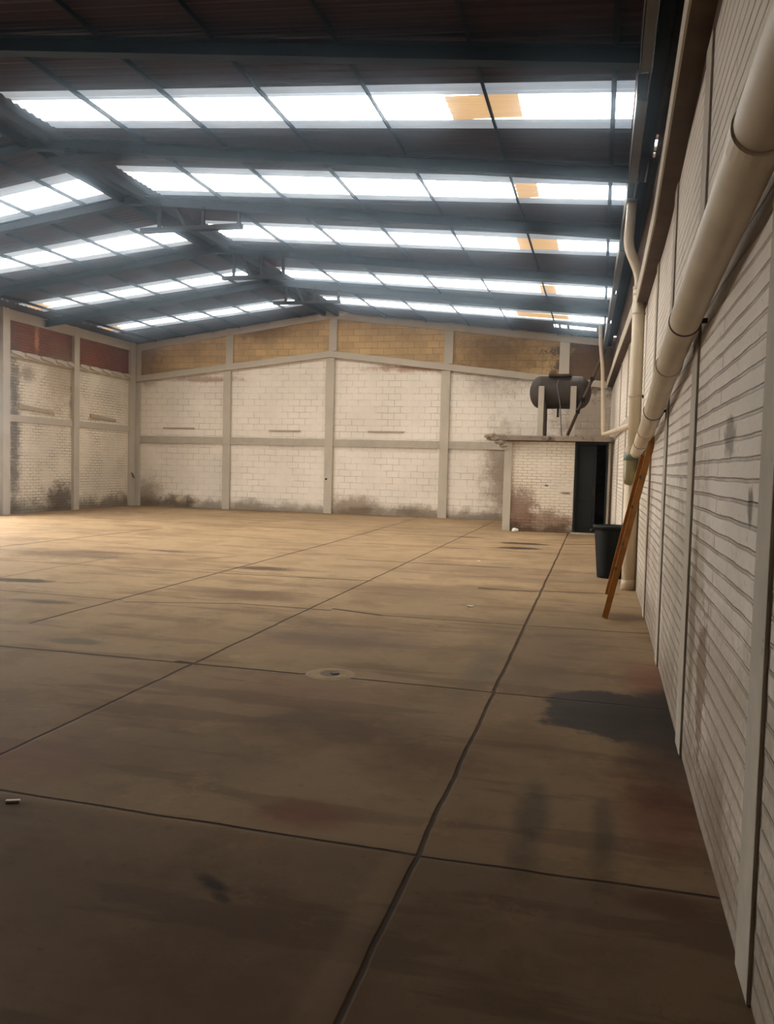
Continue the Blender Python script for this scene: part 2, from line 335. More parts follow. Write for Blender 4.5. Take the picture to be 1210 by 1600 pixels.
def ring(bm, p, d, r, wdt, seg=20, th=.008):
    """raised collar round a tube at p, axis d"""
    d = Vector(d).normalized(); p = Vector(p)
    tube(bm, [p-d*wdt/2, p-d*wdt/2+d*.004, p+d*wdt/2-d*.004, p+d*wdt/2], [r, r+th, r+th, r], seg)

# ------------------------------------------------------------------ the setting
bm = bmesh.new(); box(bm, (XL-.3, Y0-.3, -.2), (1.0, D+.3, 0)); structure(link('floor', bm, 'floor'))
# back wall: pentagon
bm = bmesh.new()
prof = [(XL-.3, 0), (.9, 0), (.9, 5.55), (-.15, 5.62), (XC, ZR+.1), (XL-.3, ZE+.06)]
prism(bm, [(x, D, z) for x, z in prof], [(x, D+.25, z) for x, z in prof]); structure(link('wall_back', bm, 'wall_back'))
GY0, GY1, GZ = 10.2, 18.4, 4.25             # open loading gate in the left wall, left of the picture
bm = bmesh.new(); box(bm, (XL-.3, Y0, 0), (XL, GY0, ZE+.06)); box(bm, (XL-.3, GY1, 0), (XL, D, ZE+.06)); box(bm, (XL-.3, GY0, GZ), (XL, GY1, ZE+.06)); structure(link('wall_left', bm, 'wall_left'))
bm = bmesh.new(); box(bm, (XL-14, -2, -.2), (XL-.3, 28, -.02)); structure(link('ground', bm, 'tank'))
bm = bmesh.new()
ys = [Y0+.0, 0, 4, 6.4, 8.8, 10.4, 12, 15, 18, 21.5, D]
sweep(bm, [[(wx(y), y, 0), (wx(y)+.3, y, 0), (wx(y)+.3, y, 5.28), (wx(y), y, 5.28)] for y in ys]); structure(link('wall_right', bm, 'wall_right'))
bm = bmesh.new(); prof = [(XL-.3, 0), (.9, 0), (.9, 5.4), (XC, ZR+.1), (XL-.3, ZE+.06)]
prism(bm, [(x, Y0, z) for x, z in prof], [(x, Y0-.25, z) for x, z in prof]); structure(link('wall_front', bm, 'wall_front'))

# roof of corrugated sheets, skylight strips let into it (each strip's edges: y at ridge end, y at eave end)
RS = [(10.0, 9.2, 10.65, 9.85), (12.75, 12.1, 13.70, 12.72), (15.9, 15.0, 16.85, 15.69), (19.85, 18.8, 20.7, 19.68), (23.2, 22.4, 23.95, 23.15)]
LS = [(10.0, 10.0, 10.7, 10.7), (12.95, 13.0, 13.7, 13.7), (15.95, 15.75, 16.9, 16.15), (19.85, 19.35, 20.5, 19.85), (23.45, 22.9, 24.05, 23.35)]
XRS, XLS = -8.02, -8.98         # where the strips start either side of the ridge cap
XLE = -15.1                     # low end of the strips on the left slope
def sheet(bm, x0, x1, e0, e1, side, pitch=.16, amp=.014, lift=0., xs=None):
    """corrugated sheet between two lines e=(y at ridge, y at eave); x0..x1 along the slope"""
    xr_, xe_ = (XRS, XE) if side > 0 else (XLS, XLE)
    n = max(2, int((abs(e1[0]-e0[0])+abs(e1[1]-e0[1]))/2/(pitch/4)))
    cols = [x0, x1]
    V = []
    for i in range(n+1):
        t = i/n; row = []
        for x in cols:
            s = (x-xr_)/(xe_-xr_); y = (e0[0]*(1-t)+e1[0]*t)*(1-s)+(e0[1]*(1-t)+e1[1]*t)*s
            row.append(bm.verts.new((x, y, roof_z(x)+lift+amp*math.sin(2*math.pi*y/pitch))))
        V.append(row)
    for a, b in zip(V, V[1:]): bm.faces.new((a[0], a[1], b[1], b[0]))
OV = .30  # width of the edge sheets that imitate skylight bloom
bm = bmesh.new()
strips = []
for side, S, x0, x1 in ((1, RS, XRS, XE), (-1, LS, XLS, XLE)):
    prev = (Y0-.2, Y0-.2)
    for k, (nr, ne, fr, fe) in enumerate(S):
        sheet(bm, x0, x1, prev, (nr-OV, ne-OV), side)
        strips.append((side, k, (nr, ne), (fr, fe))); prev = (fr+OV, fe+OV)
    yend = D+.1 if side < 0 else 24.15
    sheet(bm, x0, x1, prev, (yend, yend), side)
    if side > 0:                                # broken sheet ends let daylight in above the corner room
        sheet(bm, x0, x1, (24.62, 24.62), (D+.1, D+.1), side)
        for a, b in ((x0, -1.42), (-1.30, -1.22), (-1.06, -.98), (-.24, x1)): sheet(bm, a, b, (24.15, 24.15), (24.62, 24.62), side)
sheet(bm, XLE, XL-.3, (Y0-.2, Y0-.2), (D+.1, D+.1), -1)
# ridge cap: flat folded sheet
for s in (0,):
    A = [bm.verts.new((x, Y0-.2, z)) for x, z in ((XLS, roof_z(XLS)+.02), (XC, ZR+.03), (XRS, roof_z(XRS)+.02))]
    B = [bm.verts.new((x, D+.1, z)) for x, z in ((XLS, roof_z(XLS)+.02), (XC, ZR+.03), (XRS, roof_z(XRS)+.02))]
    for i in range(2): bm.faces.new((A[i], A[i+1], B[i+1], B[i]))
ceil = structure(link('ceiling', bm, 'sheet', smooth=False))

AMB = {0: [(-1.87, -1.02)], 1: [(-1.36, -1.03)], 2: [(-1.62, -.88)], 3: [(-1.48, -1.12)], 4: [(-2.35, -.95)]}
wn_ = 0
for side, k, e0, e1 in strips:
    wn_ += 1
    x0, x1 = (XRS, XE) if side > 0 else (XLS, XLE)
    cuts = AMB[k] if side > 0 else ([(XLE+.5, XLE)] if k >= 3 else [])
    bm = bmesh.new(); cur = x0
    for a, b in cuts:
        sheet(bm, cur, a, e0, e1, side); cur = b
    if abs(cur-x1) > .01: sheet(bm, cur, x1, e0, e1, side)
    wo = structure(link('window_%d' % wn_, bm, 'sky_sheet'))
    for a, b in cuts:
        bm = bmesh.new(); sheet(bm, a, b, e0, e1, side); o = link('yellowed_pane', bm, 'amber_sheet', wo); o['label'] = 'yellowed fibreglass sheet'
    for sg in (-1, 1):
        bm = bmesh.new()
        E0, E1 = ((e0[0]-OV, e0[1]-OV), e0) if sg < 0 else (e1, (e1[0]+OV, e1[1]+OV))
        sheet(bm, x0, x1, E0, E1, side); o = link('overlap_glow_pane', bm, 'dim_glow_sheet', wo); o['label'] = 'dull overlapped edge sheet, lit to imitate skylight bloom'

# concrete columns and ring beams (trim)
tn = [0]
def trim(bm, mat='concrete', parent=None):
    tn[0] += 1; return structure(link('trim_%d' % tn[0], bm, mat, parent))
gz = lambda x: 5.05 + (4.02-5.05)*abs(x-XC)/9.05
for x, wd in ((XL+.12, .26), (-12.15, .26), (XC, .27), (-4.75, .28)):
    bm = bmesh.new(); box(bm, (x-wd/2, D-.09, 0), (x+wd/2, D+.02, gz(x)-.02), .012); trim(bm, 'concrete_far')
    bm = bmesh.new(); x2 = x + (.06 if x > -14 else 0); box(bm, (x2-wd/2, D-.07, gz(x)+.2), (x2+wd/2, D+.02, roof_z(x2)-.02), .012); trim(bm, 'concrete_far')
bm = bmesh.new(); box(bm, (-1.30, D-.07, 4.40), (-1.0, D+.02, 5.66), .012); trim(bm, 'concrete_far')
for s in (-1, 1):                                   # sloping gable beam and the coping under the roof
    xe = XL if s < 0 else .25
    for z0, z1, dp in ((0., .20, .11), (None, None, .12)):
        pts = []
        for x in (XC, xe):
            if z0 is None: a, b = roof_z(x)-(.26), roof_z(x)-.06
            else: a, b = gz(x)+z0, gz(x)+z1
            pts.append((x, a, b))
        bm = bmesh.new()
        prism(bm, [(x, D-dp, z) for x, z in ((pts[0][0], pts[0][1]), (pts[1][0], pts[1][1]), (pts[1][0], pts[1][2]), (pts[0][0], pts[0][2]))],
                  [(x, D+.02, z) for x, z in ((pts[0][0], pts[0][1]), (pts[1][0], pts[1][1]), (pts[1][0], pts[1][2]), (pts[0][0], pts[0][2]))])
        trim(bm, 'concrete_far')
segs = [XL+.25, -12.28, -12.02, XC-.135, XC+.135, -4.89, -4.61, -.2]
for a, b in zip(segs[::2], segs[1::2]):
    bm = bmesh.new(); box(bm, (a, D-.06, 2.18), (b, D+.02, 2.42), .01); trim(bm, 'concrete_grey')
# left wall
for y, wd in ((19.2, .28), (22.3, .26), (25.45, .30), (18.55, .26), (10.05, .28), (6.5, .28)):
    bm = bmesh.new(); box(bm, (XL-.02, y-wd/2, 0), (XL+.1, y+wd/2, ZE+.03), .012); trim(bm, 'concrete_far')
for a, b in ((19.34, 22.17), (22.43, 25.3), (6.64, 9.9)):
    bm = bmesh.new(); box(bm, (XL-.02, a, 2.54), (XL+.035, b, 2.73), .006); trim(bm, 'concrete_far')
    bm = bmesh.new(); box(bm, (XL-.02, a, 5.28), (XL+.08, b, 5.56), .01); trim(bm, 'concrete_far')
    bm = bmesh.new(); box(bm, (XL-.02, a, 4.30), (XL+.08, b, 4.46), .01)
    y = a                                            # broken bits of mortar capping along the beam
    while y < b-.3:
        l = random.uniform(.45, .75); l = min(l, b-y)
        prism(bm, [(XL, y, 4.32), (XL, y+l, 4.27), (XL, y+l, 4.50), (XL, y, 4.47)], [(XL+.14, y+.03, 4.40), (XL+.14, y+l-.05, 4.33), (XL+.12, y+l-.05, 4.44), (XL+.12, y+.03, 4.46)])
        y += l+random.uniform(.02, .12)
    trim(bm, 'concrete_far')
# right wall pilasters
for y0_, y1_ in ((2.62, 2.84), (4.88, 5.14), (7.12, 7.36), (9.45, 9.7), (13.6, 13.85), (16.0, 16.3), (19.0, 19.3), (.2, .45), (-2.2, -1.95)):
    bm = bmesh.new(); xx = min(wx(y0_), wx(y1_)); box(bm, (xx-.014, y0_, 0), (xx+.04, y1_, 4.0), .008); trim(bm, 'concrete_grey')
# right wall ring beam (slightly sagging, as built)
LZ = [(2, 4.12), (4.9, 4.10), (6.4, 3.98), (8, 3.86), (12, 3.86), (18, 4.0), (25.7, 4.1)]
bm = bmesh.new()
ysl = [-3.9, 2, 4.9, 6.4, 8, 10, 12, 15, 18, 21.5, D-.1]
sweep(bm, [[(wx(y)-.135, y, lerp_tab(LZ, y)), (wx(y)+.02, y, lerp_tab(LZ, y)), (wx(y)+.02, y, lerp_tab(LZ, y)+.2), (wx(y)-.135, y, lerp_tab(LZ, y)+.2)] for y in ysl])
trim(bm, 'soffit')  # underside's shade put in as darker concrete
bm = bmesh.new()
sweep(bm, [[(wx(y)-.15, y, lerp_tab(LZ, y)-.002), (wx(y)-.135, y, lerp_tab(LZ, y)-.002), (wx(y)-.135, y, lerp_tab(LZ, y)+.19), (wx(y)-.15, y, lerp_tab(LZ, y)+.19)] for y in ysl])
trim(bm, 'concrete_far')
bm = bmesh.new()
sweep(bm, [[(wx(y)-.03, y, 2.42), (wx(y)+.02, y, 2.42), (wx(y)+.02, y, 2.58), (wx(y)-.03, y, 2.58)] for y in (13.9, 18, 21.4)])
trim(bm, 'concrete_grey')

# ------------------------------------------------------------------ roof steel
PX = [(.0, 'lowest roof purlin on the right slope, along the eave'), (-1.36, 'second roof purlin up from the right eave, beside the yellowed sheets'), (-2.72, 'third roof purlin up from the right eave'),
      (-4.06, 'fourth roof purlin up from the right eave, halfway up the slope'), (-5.40, 'fifth roof purlin up from the right eave'), (-6.70, 'uppermost single roof purlin on the right slope'),
      (-9.56, 'uppermost single roof purlin on the left slope'), (-10.66, 'second roof purlin down the left slope from the ridge'), (-11.70, 'third roof purlin down the left slope from the ridge'),
      (-12.66, 'third roof purlin up from the left eave'), (-13.72, 'second roof purlin up from the left eave'), (-14.75, 'lowest roof purlin on the left slope, nearest the left wall')]
def purlin_bm(x, wd=.05, h=.09):
    bm = bmesh.new(); z = roof_z(x)-.016
    box(bm, (x-.004, Y0, z-h), (x+.004, D-.15, z)); box(bm, (x-wd, Y0, z-.006), (x, D-.15, z)); box(bm, (x, Y0, z-h), (x+wd*.5, D-.15, z-h+.006))
    return bm
for x, lb in PX:
    o = link('roof_purlin', purlin_bm(x, .035, .07), 'steel_dark'); tag(o, lb, 'roof beam', 'purlins under the roof sheets')
for x, lb in ((XC+.22, 'heavy ridge purlin just right of the roof ridge'), (XC-.22, 'heavy ridge purlin just left of the roof ridge')):
    bm = bmesh.new(); z = roof_z(x)-.02; box(bm, (x-.05, Y0, z-.14), (x+.05, D-.15, z), .006); o = link('ridge_purlin', bm, 'steel_dark'); tag(o, lb, 'roof beam')
frames = [(1.7, None), (4.9, None), (8.1, (-9.6, -7.4, 6.2)), (11.2, (-8.3, -6.7, 6.10)), (13.9, (-8.35, -6.35, 5.80)), (17.4, (-8.4, -6.9, 5.72)), (20.8, (-8.55, -6.7, 5.83))]
fl = ['steel roof frame overhead at the near end of the hall', 'steel roof frame overhead, second from the near end', 'nearest steel roof frame in view, in front of the first row of skylights',
      'steel roof frame between the first and second rows of skylights', 'steel roof frame between the second and third rows of skylights', 'steel roof frame between the third and fourth rows of skylights',
      'farthest steel roof frame, in front of the last row of skylights']
for (y, col_), lb in zip(frames, fl):
    t = empty('roof_frame', lb, 'roof frame', 'steel frames across the hall')
    dp = .17
    for xa, xb in ((XC, XE+.08), (XC, XL+.1)):
        bm = bmesh.new()
        za, zb = roof_z(xa)-.075, roof_z(xb)-.075
        for (o1, o2, hw) in ((0, -.012, .07), (-.012, -dp+.012, .006), (-dp+.012, -dp, .07)):
            prism(bm, [(xa, y-hw, za+o1), (xb, y-hw, zb+o1), (xb, y-hw, zb+o2), (xa, y-hw, za+o2)], [(xa, y+hw, za+o1), (xb, y+hw, zb+o1), (xb, y+hw, zb+o2), (xa, y+hw, za+o2)])
        link('rafter', bm, 'steel', t)
    if col_:
        a, b, zc = col_
        bm = bmesh.new(); box(bm, (a, y-.06, zc-.04), (b, y+.06, zc+.04)); link('tie_plate', bm, 'steel_dark', t)
        for fx in (.18, .45, .62, .97):
            x = a+(b-a)*fx; dx = .22 if fx == .45 else 0
            bm = bmesh.new(); tube(bm, [(x, y, zc), (x-dx, y, roof_z(x)-.2)], .04, 8); link('strut', bm, 'steel_dark', t)
    place(t, (XC, y, ZR-.35))

# eave beam segments between the frames: pale channel, and the gutter behind it
ey = [(-3.9, 1.55), (1.85, 4.75), (5.05, 7.95), (8.55, 10.9), (11.5, 13.7), (14.2, 17.2), (17.6, 20.6), (21.0, 25.4)]
en = ['pale eave channel over the near end of the right wall', 'pale eave channel over the right wall, second from the near end', 'pale eave channel at the right eave, cut by the top of the frame',
      'pale eave channel beside the right end of the first skylight row', 'pale eave channel beside the right end of the second skylight row', 'pale eave channel beside the right end of the third skylight row',
      'pale eave channel beside the right end of the fourth skylight row', 'pale eave channel in the far right corner under the roof']
for (a, b), lb in zip(ey, en):
    bm = bmesh.new()
    x0 = .21
    k = (wx(b)-wx(a))*.8
    def q(x, y): return x + min(0, (wx(y)-.535))*.9
    for xa, xb, za, zb in ((x0, x0+.10, 5.44, 5.46), (x0, x0+.008, 5.18, 5.46), (x0, x0+.10, 5.18, 5.195)):
        prism(bm, [(q(xa, a), a, za), (q(xb, a), a, za), (q(xb, a), a, zb), (q(xa, a), a, zb)], [(q(xa, b), b, za), (q(xb, b), b, za), (q(xb, b), b, zb), (q(xa, b), b, zb)])
    tag(link('eave_channel', bm, 'gutter'), lb, 'roof beam', 'eave channels along the right wall')
def gut(a, b, lb):
    bm = bmesh.new()
    def q(x, y): return x + min(0, (wx(y)-.535))*.9
    pr_ = [(.335, 5.48), (.335, 5.30), (.45, 5.30), (.47, 5.59), (.455, 5.59), (.435, 5.315), (.35, 5.315), (.35, 5.48)]
    prism(bm, [(q(x, a), a, z) for x, z in pr_], [(q(x, b), b, z) for x, z in pr_]); tag(link('rain_gutter', bm, 'steel_dark'), lb, 'gutter', 'dark box gutters on the right wall')
gut(-3.9, 10.4, 'dark box gutter on top of the near right wall'); gut(11.3, D-.05, 'dark box gutter running from the bent rainwater pipe into the far right corner')
bm = bmesh.new(); box(bm, (.19, -3.9, 5.60), (.50, D-.05, 5.66)); structure(link('trim_99', bm, 'sheet'))
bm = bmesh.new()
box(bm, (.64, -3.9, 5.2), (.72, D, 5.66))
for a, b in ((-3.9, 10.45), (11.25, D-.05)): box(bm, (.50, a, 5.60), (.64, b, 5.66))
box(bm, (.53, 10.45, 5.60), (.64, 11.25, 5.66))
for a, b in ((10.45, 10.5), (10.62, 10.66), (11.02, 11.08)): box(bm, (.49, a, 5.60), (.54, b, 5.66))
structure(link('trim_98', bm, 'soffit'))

# ------------------------------------------------------------------ rainwater pipes
# big pipe falling along the right wall
t = empty('drain_pipe', 'thick ivory drain pipe falling along the right wall from the upper right corner', 'pipe')
bp = [(.395, 1.2, 2.70), (.398, 2.5, 2.555), (.398, 3.95, 2.445), (.405, 5.35, 2.33), (.425, 8.0, 2.04), (.465, 11.55, 1.86)]
r0 = .078
def along(pts, s):
    pts = [Vector(p) for p in pts]; y = s
    for a, b in zip(pts, pts[1:]):
        if a.y <= y <= b.y: k = (y-a.y)/(b.y-a.y); return a.lerp(b, k), (b-a).normalized()
bm = bmesh.new(); tube(bm, arc_pts(bp, .5, 4), r0, 24); link('pipe_run', bm, 'pvc_old', t, True)
for y in (2.55, 5.7, 8.6):
    p, d = along(bp, y); bm = bmesh.new(); ring(bm, p, d, r0, .11, 24, .007); link('socket', bm, 'pvc_old', t)
for y in (4.6, 7.3, 9.9):
    p, d = along(bp, y); bm = bmesh.new(); ring(bm, p, d, r0, .02, 24, .005); box(bm, (p.x, y-.012, p.z-.012), (wx(y)+.01, y+.012, p.z+.012)); link('pipe_bracket', bm, 'rust', t)
place(t, (.43, 11.0, 1.8))
# vertical pipe
t = empty('downpipe', 'tall ivory downpipe standing against the right wall behind the ladder', 'pipe')
vx, vy = .425, 11.7
bm = bmesh.new(); tube(bm, [(vx+.02, vy, 0), (vx+.012, vy, 1.88)], .098, 24); link('lower_pipe', bm, 'pvc', t, True)
bm = bmesh.new(); tube(bm, [(vx+.012, vy, 1.86), (vx, vy, 4.05)], .082, 24); link('middle_pipe', bm, 'pvc', t, True)
bm = bmesh.new(); tube(bm, arc_pts([(vx, vy, 3.95), (vx, vy, 4.22), (vx-.17, vy, 4.62), (vx-.14, vy, 5.22)], .12), .066, 20); link('upper_pipe', bm, 'pvc', t, True)
for z, h, rr in ((4.06, .05, .084), (3.97, .03, .084), (3.72, .022, .084), (2.62, .03, .086), (1.9, .08, .1)):
    bm = bmesh.new(); ring(bm, (vx+.005, vy, z), (0, 0, 1), rr, h, 24, .006); link('pipe_band', bm, 'pvc_old', t)
bm = bmesh.new(); box(bm, (vx, vy-.02, 2.60), (wx(vy)+.02, vy+.02, 2.64)); link('wall_bracket', bm, 'rust', t)
bm = bmesh.new(); lathe(bm, (vx+.02, vy, 0), [(.1, .0), (.108, .0), (.106, .10), (.103, .13), (.096, .14)], 24); link('foot_socket', bm, 'pvc_old', t, True)
place(t, (vx, vy, 0))
bm = bmesh.new(); lathe(bm, (vx-.03, vy-.14, 0), [(.0, 1.42), (.07, 1.44), (.088, 1.52), (.088, 1.74), (.08, 1.80)], 24)
tb = empty('funnel_bottle', 'cut plastic bottle with a green rim taped round the pipe joint above the ladder', 'bottle')
link('bottle_body', bm, 'murky_plastic', tb, True)
bm = bmesh.new(); ring(bm, (vx-.03, vy-.14, 1.80), (0, 0, 1), .08, .09, 24, .012); link('green_rim', bm, 'green_plastic', tb, True)
place(tb, (vx-.03, vy-.14, 1.42))
# thin pipe in the far corner turning to run along the wall
bm = bmesh.new(); tube(bm, arc_pts([(-.12, 21.2, 5.2), (-.09, 21.2, 4.7), (-.02, 21.2, 4.1), (.05, 21.2, 2.50), (.35, 12.3, 2.24), (.40, 11.75, 2.22)], .12), .045, 14)
tag(link('waste_pipe', bm, 'pvc_old', None, True), 'thin dusty pipe dropping in the far right corner and turning towards the downpipe', 'pipe')
bm = bmesh.new(); tube(bm, [(.27, 20.4, 0), (.27, 20.4, 2.3)], .03, 12)
tag(link('conduit_pipe', bm, 'rust', None, True), 'thin brown upright conduit on the right wall beside the dark doorway', 'pipe')

# ------------------------------------------------------------------ annex room in the far right corner
YA = 21.6
bm = bmesh.new(); box(bm, (-2.22, YA, 0), (-.61, YA+.15, 2.32)); structure(link('wall_annex', bm, 'annex'))
bm = bmesh.new(); box(bm, (-2.4, YA+.02, 0), (-2.22, D, 2.32)); structure(link('wall_annex_side', bm, 'annex'))
bm = bmesh.new(); box(bm, (-2.40, YA-.05, 0), (-2.20, YA+.16, 2.32), .01); trim(bm, 'concrete_far')
bm = bmesh.new(); box(bm, (.19, YA, 0), (.34, YA+.15, 2.32)); trim(bm, 'concrete_far')
bm = bmesh.new(); 
pts = [(-2.85, 21.35), (-2.6, 21.30), (-2.35, 21.42), (-1, 21.40), (.2, 21.38), (.33, 21.40), (.30, D-.02), (-2.75, D-.02), (-2.72, 23), (-2.80, 22)]
prism(bm, [(x, y, 2.34) for x, y in pts], [(x, y, 2.46) for x, y in pts])
link_ = tag(link('roof_slab', bm, 'slab'), 'thin stained concrete slab roofing the small corner room', 'slab')
# rubble / ragged render at the slab's left corner
bm = bmesh.new()
for (x, y, z, s) in ((-2.78, 21.3, 2.42, .10), (-2.62, 21.28, 2.36, .09), (-2.50, 21.3, 2.28, .10), (-2.42, 21.33, 2.18, .08), (-2.66, 21.32, 2.47, .05)):
    r = bmesh.ops.create_icosphere(bm, subdivisions=2, radius=s)
    for v in r['verts']: v.co = Vector((v.co.x*1.3, v.co.y*.7, v.co.z*.6)) + Vector((x, y, z)) + Vector([random.uniform(-.015, .015) for _ in range(3)])
tag(link('mortar_rubble', bm, 'slab'), 'ragged lump of dark mortar at the left corner of the slab over the small room', 'rubble')
# inside of the annex, unlit
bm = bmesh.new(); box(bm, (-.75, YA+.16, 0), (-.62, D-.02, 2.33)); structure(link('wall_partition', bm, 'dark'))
# door: frame and leaf swung inwards
d = structure(_e('door_1'))
bm = bmesh.new(); box(bm, (-.62, YA-.02, 0), (-.57, YA+.10, 2.34)); box(bm, (.15, YA-.02, 0), (.20, YA+.10, 2.34)); box(bm, (-.57, YA-.02, 2.26), (.15, YA+.10, 2.34)); link('door_frame', bm, 'door', d)
lf = _e('leaf'); lf.parent = d
bm = bmesh.new(); box(bm, (-.57, YA+.10, .02), (-.08, YA+.14, 2.26)); o = link('door_leaf', bm, 'door', d)
bpy.data.objects.remove(lf)
bm = bmesh.new()
for z0, z1 in ((.15, .75), (.85, 2.1)): box(bm, (-.5, YA+.085, z0), (-.15, YA+.105, z1), .008)
link('door_panel', bm, 'door', o)
bm = bmesh.new(); box(bm, (-.14, YA+.06, 1.0), (-.10, YA+.11, 1.12)); link('door_latch', bm, 'rust', o)
bm = bmesh.new(); box(bm, (-.66, YA-.12, 0), (.19, YA-.0, .03)); trim(bm, 'concrete_grey')

# things on the slab: tank on piers
t = empty('water_tank', 'dark horizontal steel tank standing on two pale piers on the corner room roof', 'tank')
zc, yc, r = 3.675, 22.75, .435; xa, xb = -1.905, -.29
bm = bmesh.new(); prof = []
for i in range(9):
    a = math.pi/2*i/8; prof.append((xa+.30-.30*math.cos(a), r*math.sin(a)))
for i in range(9):
    a = math.pi/2*i/8; prof.append((xb-.30+.30*math.sin(a), r*math.cos(a)))
V = []
for x, rr in prof: V.append([bm.verts.new((x, yc+max(rr, .002)*math.cos(2*math.pi*j/32), zc+max(rr, .002)*math.sin(2*math.pi*j/32))) for j in range(32)])
for a, b in zip(V, V[1:]):
    for i in range(32): bm.faces.new((a[i], a[(i+1) % 32], b[(i+1) % 32], b[i]))
bm.faces.new(V[0]); bm.faces.new(V[-1][::-1]); link('tank_shell', bm, 'tank', t, True)
for x in (xa+.31, xb-.31):
    bm = bmesh.new(); tube(bm, [(x-.01, yc, zc), (x+.01, yc, zc)], r+.004, 32); link('weld_band', bm, 'tank', t, True)
bm = bmesh.new(); box(bm, (-1.40, yc-.3, zc+r-.03), (-.80, yc+.3, zc+r+.03), .01); link('top_plate', bm, 'rust', t)
bm = bmesh.new(); tube(bm, [(-1.14, yc, zc-r+.03), (-1.14, yc, zc-r-.22)], .03, 12); link('drain_stub', bm, 'rust', t)
for x in (-1.545, -.72):
    bm = bmesh.new(); box(bm, (x-.09, yc-.52, 2.46), (x+.06, yc-.36, 3.80), .01); link('pier', bm, 'concrete_far', t)
    bm = bmesh.new(); box(bm, (x+.062, yc-.50, 2.46), (x+.10, yc+.40, 2.52 if x > -1 else 3.4)); link('bracing', bm, 'rust', t)
place(t, (-1.13, yc, 2.46))
# leaning pole with clamps
t = empty('leaning_pole', 'dark pole leaning over the tank from the slab up to the right wall', 'pole')
P0, P1 = Vector((-.83, 21.75, 2.50)), Vector((.03, 21.3, 4.62))
bm = bmesh.new(); tube(bm, [P0, P1], .04, 14); link('pole_shaft', bm, 'rust', t, True)
for k in (.28, .42, .66):
    p = P0.lerp(P1, k); bm = bmesh.new(); box(bm, (p.x-.05, p.y-.06, p.z-.05), (p.x+.05, p.y+.03, p.z+.05), .015); link('clamp', bm, 'steel_dark', t)
place(t, P0)
bm = bmesh.new(); tube(bm, arc_pts([(-1.12, 22.2, 3.95), (-1.17, 22.15, 3.85), (-1.06, 22.1, 3.3), (-.98, 21.9, 2.47)], .1), .014, 8)
tag(link('hanging_hose', bm, 'gutter', None, True), 'thin pale hose hanging down the front of the dark tank', 'hose')

# ------------------------------------------------------------------ ladder leaning on the right wall
t = empty('wooden_ladder', 'orange-brown wooden ladder leaning against the right wall', 'ladder')
A0, A1 = Vector((.120, 9.30, .0)), Vector((.535, 9.12, 1.985))
def bar(bm, a, b, w_, th, wdir):
    a, b = Vector(a), Vector(b); d = (b-a).normalized(); wv = (Vector(wdir)-d*Vector(wdir).dot(d)).normalized(); nv = d.cross(wv)
    o = [wv*w_/2+nv*th/2, -wv*w_/2+nv*th/2, -wv*w_/2-nv*th/2, wv*w_/2-nv*th/2]
    prism(bm, [a+q for q in o], [b+q for q in o])
off = Vector((.018, .40, 0))
for o_ in (Vector((0, 0, 0)), off):
    bm = bmesh.new(); bar(bm, A0+o_+Vector((.0, 0, .008)), A1+o_, .065, .03, (1, 0, 0)); link('rail', bm, 'wood', t)
dv = (A1-A0)
for k in range(1, 7):
    p = A0+dv*(k/7.2); bm = bmesh.new(); tube(bm, [p, p+off], .016, 10); link('rung', bm, 'wood', t)
S0, S1 = A0+dv*.125+Vector((-.035, .12, 0)), A0+dv*.90+Vector((-.045, .10, 0))
for o_ in (Vector((0, 0, 0)), Vector((.01, .24, 0))):
    bm = bmesh.new(); bar(bm, S0+o_, S1+o_, .055, .028, (1, 0, 0)); link('back_rail', bm, 'wood', t)
for k in range(1, 5):
    p = S0.lerp(S1, k/5); bm = bmesh.new(); tube(bm, [p, p+Vector((.01, .24, 0))], .013, 8); link('back_rung', bm, 'wood', t)
for k in (.28, .42, .62, .78):
    p = A0+dv*k; bm = bmesh.new(); box(bm, (p.x-.035, p.y-.022, p.z-.02), (p.x-.01, p.y-.012, p.z+.02)); link('bolt_plate', bm, 'gutter', t)
bm = bmesh.new(); p = A0+dv*.93; tube(bm, arc_pts([(p.x-.06, p.y, p.z-.02), (p.x-.02, p.y, p.z+.03), (p.x+.0, p.y, p.z+.10)], .03), .012, 8); link('top_hook', bm, 'pvc_old', t)
place(t, A0)

# ------------------------------------------------------------------ black bin
t = empty('plastic_bin', 'black tapered plastic bin on the floor behind the ladder', 'bin')
bc = (.225, 12.95, 0)
bm = bmesh.new(); lathe(bm, bc, [(.0, .012), (.19, .012), (.20, .0), (.205, .02), (.245, .50), (.262, .70), (.262, .74), (.285, .745), (.287, .785), (.268, .79), (.255, .74), (.235, .45), (.195, .04), (.0, .04)], 40); link('tub', bm, 'bin', t, True)
for s in (-1, 1):
    bm = bmesh.new(); x = bc[0]+s*.19; y = bc[1]-.05
    hp = [(x-.05, y-.17, .77), (x-.05, y-.18, .84), (x+.05, y-.18, .84), (x+.05, y-.17, .77)] if s > 0 else [(bc[0]-.27, y-.06, .72), (bc[0]-.315, y-.07, .71), (bc[0]-.315, y+.06, .71), (bc[0]-.27, y+.05, .72)]
    tube(bm, arc_pts(hp, .03), .012, 10); link('handle', bm, 'bin', t, True)
place(t, bc)

